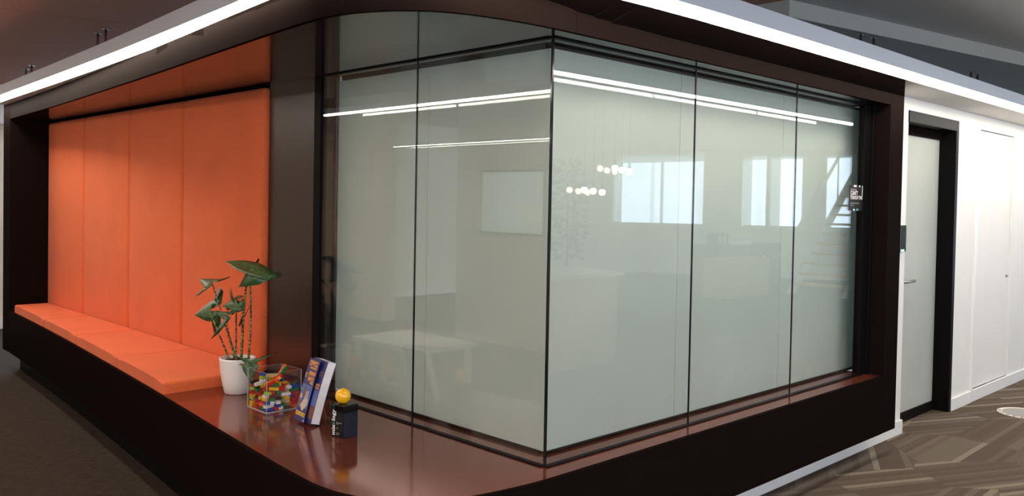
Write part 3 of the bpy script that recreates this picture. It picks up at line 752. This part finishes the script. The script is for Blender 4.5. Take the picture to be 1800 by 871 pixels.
# ------------------------------------------------------------------ the room behind the viewer, seen as reflections in the glass, plus added fill lamps
def lamp(loc, L, axis, lab, uplight=True):
    t = thing('linear_lamp', lab, 'lamp', loc, group='linear pendant lamps'); r = .045
    ex = (L/2, r) if axis == 0 else (r, L/2)
    mesh_obj('housing', B(-ex[0], ex[0], -ex[1], ex[1], .0, .06, .004, 1), 'bulkhead_paint', t)
    mesh_obj('diffuser', B(-ex[0]+.004, ex[0]-.004, -ex[1]+.004, ex[1]-.004, -.012, -.0005), 'lamp_glow', t)
    if uplight: mesh_obj('uplight', B(-ex[0]+.004, ex[0]-.004, -ex[1]+.004, ex[1]-.004, .0605, .066), 'lamp_glow', t)
    for s in (-.4, .4):
        p = (s*L, 0) if axis == 0 else (0, s*L); bm = bmesh.new(); tube(bm, [(p[0], p[1], .06), (p[0], p[1], ZC-loc[2])], .003, 6); mesh_obj('cable', bm, 'steel', t)
lamp((4.1, -2.0, 2.50), 6.1, 0, 'long linear pendant lamp reflected in the right glass bays', False)
lamp((-2.9, 4.0, 2.50), 4.6, 1, 'long linear pendant lamp reflected in the left glass bays', False)
lamp((-3.3, .1, 2.50), 3.2, 1, 'unseen linear fill lamp added beside the viewer along the left wall')  # added out of view to light the back cushions from the front
lamp((-1.8, 7.4, 2.50), 1.5, 0, 'unseen short linear fill lamp added near the cream wall beyond the bench')  # added to brighten the cream wall and the bench end
lamp((-2.6, -4.4, 2.50), 4.0, 0, 'unseen linear fill lamp added just behind the viewer')  # this and the next two are added as ambient fill, out of view
lamp((-3.6, -6.4, 2.50), 4.0, 0, 'unseen linear fill lamp added second behind the viewer')
lamp((-6.0, -2.6, 2.50), 4.0, 1, 'unseen linear fill lamp added at the far side behind the viewer')

sl = thing('slim_strip_lamp', 'very thin bright strip lamp reflected in the left glass bays', 'lamp', (-3.95, 4.6, 2.19))
mesh_obj('carrier', B(-.05, 0, -1.75, 1.75, 0, .02), 'steel', sl); mesh_obj('diffuser', B(.0005, .006, -1.75, 1.75, .007, .013), 'lamp_glow', sl)
# window wall
A = Vector((12.6, -11.5, 0)); Bv = Vector((15.9, -5.2, 0)); wa = math.atan2(Bv.y-A.y, Bv.x-A.x)
ww = struct(thing('wall_windows', 'cream wall with tall windows, seen as a reflection in the glass', 'wall', A, wa))
bm = bmesh.new(); WIN = [(1.45, 3.4), (4.35, 4.75), (4.95, 5.5), (5.9, 6.6)]
zs0, x = 1.08, -1.5
for a, b in WIN: box(bm, x, a, -.15, .15, 0, ZC); box(bm, a, b, -.15, .15, 0, zs0); box(bm, a, b, -.15, .15, 2.70, ZC); x = b
box(bm, x, 9.5, -.15, .15, 0, ZC); mesh_obj('wall_panel', bm, 'cream_wall', ww)
for k, (a, b) in enumerate(WIN):
    w = struct(thing('window_%d' % (k+1), 'tall white framed window, seen as a reflection in the glass', 'window', A, wa))
    for q0, q1, r0, r1 in ((a, b, zs0, zs0+.05), (a, b, 2.65, 2.70), (a, a+.05, zs0, 2.7), (b-.05, b, zs0, 2.7)) + (((a+b)/2-.03, (a+b)/2+.03, zs0, 2.7),) * (b-a > 1):
        mesh_obj('window_frame', B(q0, q1, .0, .06, r0, r1), 'skirting_paint', w)
    mesh_obj('pane', B(a, b, -.03, -.02, zs0, 2.7), 'window_glass', w)
    mesh_obj('window_sill', B(a-.05, b+.05, .06, .30, zs0-.04, zs0), 'skirting_paint', w)
# wall at the far left side, reflected in the left bays
struct(mesh_obj('wall_left', B(-4.2, -4.0, -1.2, 5.2, 0, ZC), 'grey_wall'), 'grey wall reflected in the left glass bays', 'wall')
struct(mesh_obj('wall_left_recess', B(-5.6, -5.4, 5.2, 6.7, 0, ZC), 'grey_wall'), 'recessed grey wall reflected in the left glass bays', 'wall')
struct(mesh_obj('wall_left_far', B(-4.2, -4.0, 6.62, 8.75, 0, ZC), 'tan_wall'), 'tan wall reflected in the left glass bays', 'wall')
sc = thing('wall_screen', 'wide teal wall screen reflected beside the glass corner', 'screen', (-4.0, 4.28, 1.2))
mesh_obj('bezel', B(0, .03, -.48, .48, 0, .69, .004, 1), 'black_metal', sc); mesh_obj('display', B(.03, .033, -.46, .46, .02, .67), 'screen_glow', sc)
tb = thing('coffee_table', 'low white table reflected in the left glass bay', 'table', (-1.95, 3.35, 0))
mesh_obj('table_top', B(-.3, .3, -.45, .45, .36, .40, .004, 1), 'table_white', tb)
for sx_ in (-1, 1):
    for sy_ in (-1, 1): mesh_obj('leg', B(sx_*.26-.02, sx_*.26+.02, sy_*.4-.02, sy_*.4+.02, 0, .36), 'table_white', tb)
# staircase
sr = thing('staircase', 'open white staircase with wooden treads, reflected in the right bay', 'staircase', (12.0, -5.2, 0))
for k in range(14):
    o = mesh_obj('tread', B(k*.2, k*.2+.27, 0, .95, .15+k*.178, .19+k*.178), 'tread_wood', sr)
for y in (-.03, .96):
    bm = bmesh.new(); quadslab(bm, [(-.2, y, 0), (.1, y, 0), (2.95, y, 2.55), (2.65, y, 2.55)], .03, (0, 1, 0)); mesh_obj('stringer', bm, 'table_white', sr)
    bm = bmesh.new(); tube(bm, [(-.1, y+.02, .95), (1.95, y+.02, 2.74)], .03, 8); mesh_obj('handrail', bm, 'table_white', sr)
    for k in (0, 4, 8): bm = bmesh.new(); tube(bm, [(k*.2+.1, y+.02, .2+k*.178), (k*.2+.1, y+.02, 1.1+k*.178)], .015, 6); mesh_obj('baluster', bm, 'table_white', sr)
# cabinet, boxes, papers
cb = thing('storage_cabinet', 'dark low storage cabinet reflected in the middle of the right bays', 'cabinet', (10.8, -6.3, 0))
mesh_obj('body', B(0, 2.3, -.25, .25, 0, .84, .005, 1), 'cabinet_dark', cb)
for k in range(4):
    dr = mesh_obj('door', B(.02+k*.57, .57+k*.57, .25, .27, .05, .80, .003, 1), 'cabinet_dark', cb); mesh_obj('handle', B(.45+k*.57, .52+k*.57, .27, .29, .6, .62), 'paper', dr)
wb = thing('wooden_crate', 'pale wooden crate in front of the reflected cabinet', 'crate', (10.1, -5.6, 0))
mesh_obj('body', B(0, 1.3, -.25, .25, 0, .62, .004, 1), 'wood', wb); mesh_obj('lid', B(-.02, 1.32, -.27, .27, .62, .65, .004, 1), 'wood', wb)
for k, (x, hh) in enumerate(((10.9, .2), (10.96, .23), (11.04, .21), (11.12, .24), (11.2, .22))):
    b = thing('binder', 'file binder on the reflected cabinet, number of the row given by height', 'binder', (x, -6.2, .84), group='binders on the cabinet')
    b['label'] = ('first', 'second', 'third', 'fourth', 'last')[k] + ' upright file binder from the crate end on the reflected cabinet'
    mesh_obj('cover', B(0, .05, -.12, .12, 0, hh, .003, 1), ('cabinet_dark', 'grey_wall', 'cabinet_dark', 'tan_wall', 'cabinet_dark')[k], b); mesh_obj('spine_label', B(.01, .04, .12, .121, .05, hh-.05), 'paper', b)
pp = thing('paper_stack', 'white stack of papers on the reflected dark cabinet', 'papers', (11.5, -6.2, .84))
mesh_obj('sheets', B(0, .5, -.15, .15, 0, .09, .002, 1), 'paper', pp); mesh_obj('cover_sheet', B(.02, .52, -.13, .17, .09, .095), 'book_skyblue', pp)
# brochure counter
ct = thing('counter', 'wooden counter with brochures, reflected just right of the corner', 'counter', (3.5, -3.3, 0))
mesh_obj('body', B(-.7, .7, -.3, .3, 0, .85, .004, 1), 'wood', ct); mesh_obj('top', B(-.75, .75, -.35, .35, .85, .89, .004, 1), 'cream_wall', ct)
for k, (x, lb) in enumerate(((3.15, 'left'), (3.45, 'middle'), (3.75, 'right'))):
    b = thing('brochure', f'white brochure on the reflected counter, {lb} one of three', 'brochure', (x, -3.25, .892), group='brochures on the counter')
    b.rotation_euler = (0, 0, .3); mesh_obj('sheet', B(-.1, .1, -.14, .14, 0, .008), 'paper', b); mesh_obj('print_mark', B(-.05, .05, -.05, .05, .008, .009), 'print_grey', b)
# indoor tree
tr = thing('indoor_tree', 'tall leafy indoor plant reflected just right of the glass corner', 'plant', (5.65, -5.0, 0))
bm = bmesh.new(); lathe(bm, [(.16, 0), (.2, .4), (.2, .42), (.17, .42)], 20); mesh_obj('pot', bm, 'pot_white', tr, smooth=True)
bm = bmesh.new(); tube(bm, [(0, 0, .38), (.02, .01, 1.0), (-.01, .02, 1.9)], [.025, .02, .008], 8); mesh_obj('trunk', bm, 'trunk_brown', tr)
bm = bmesh.new(); rnd = random.Random(4)
for k in range(420):
    z = rnd.uniform(.85, 2.1); rr = rnd.uniform(.02, .24)*(1.1-abs(z-1.5)*.6); a = rnd.uniform(0, 2*PI); c = Vector((rr*math.cos(a), rr*math.sin(a), z))
    d = Vector((math.cos(a), math.sin(a), rnd.uniform(-.6, .5))).normalized()*.09; s = d.orthogonal().normalized()*.03
    bm.faces.new([bm.verts.new(v) for v in (c, c+d*.5+s, c+d, c+d*.5-s)])
f = mesh_obj('foliage', bm, 'tree_green', tr); f['kind'] = 'stuff'
# bulbs
for k, (x, z) in enumerate(((6.1, 2.0), (6.24, 1.98), (6.4, 1.97), (5.52, 1.71), (5.69, 1.70), (5.86, 1.69))):
    lb = ('upper', 'lower')[k//3]; pos = ('left', 'middle', 'right')[k % 3]
    t = thing('pendant_bulb', f'glowing bare pendant bulb, {pos} of the {lb} reflected trio', 'bulb', (x, -4.6, z), group='bare pendant bulbs')
    bm = bmesh.new(); bmesh.ops.create_uvsphere(bm, u_segments=14, v_segments=10, radius=.04); mesh_obj('bulb', bm, 'bulb_glow', t, smooth=True)
    bm = bmesh.new(); tube(bm, [(0, 0, .036), (0, 0, .10)], .018, 8); mesh_obj('socket', bm, 'black_metal', t)
    bm = bmesh.new(); tube(bm, [(0, 0, .10), (0, 0, ZC-z)], .004, 6); mesh_obj('cable', bm, 'black_metal', t)
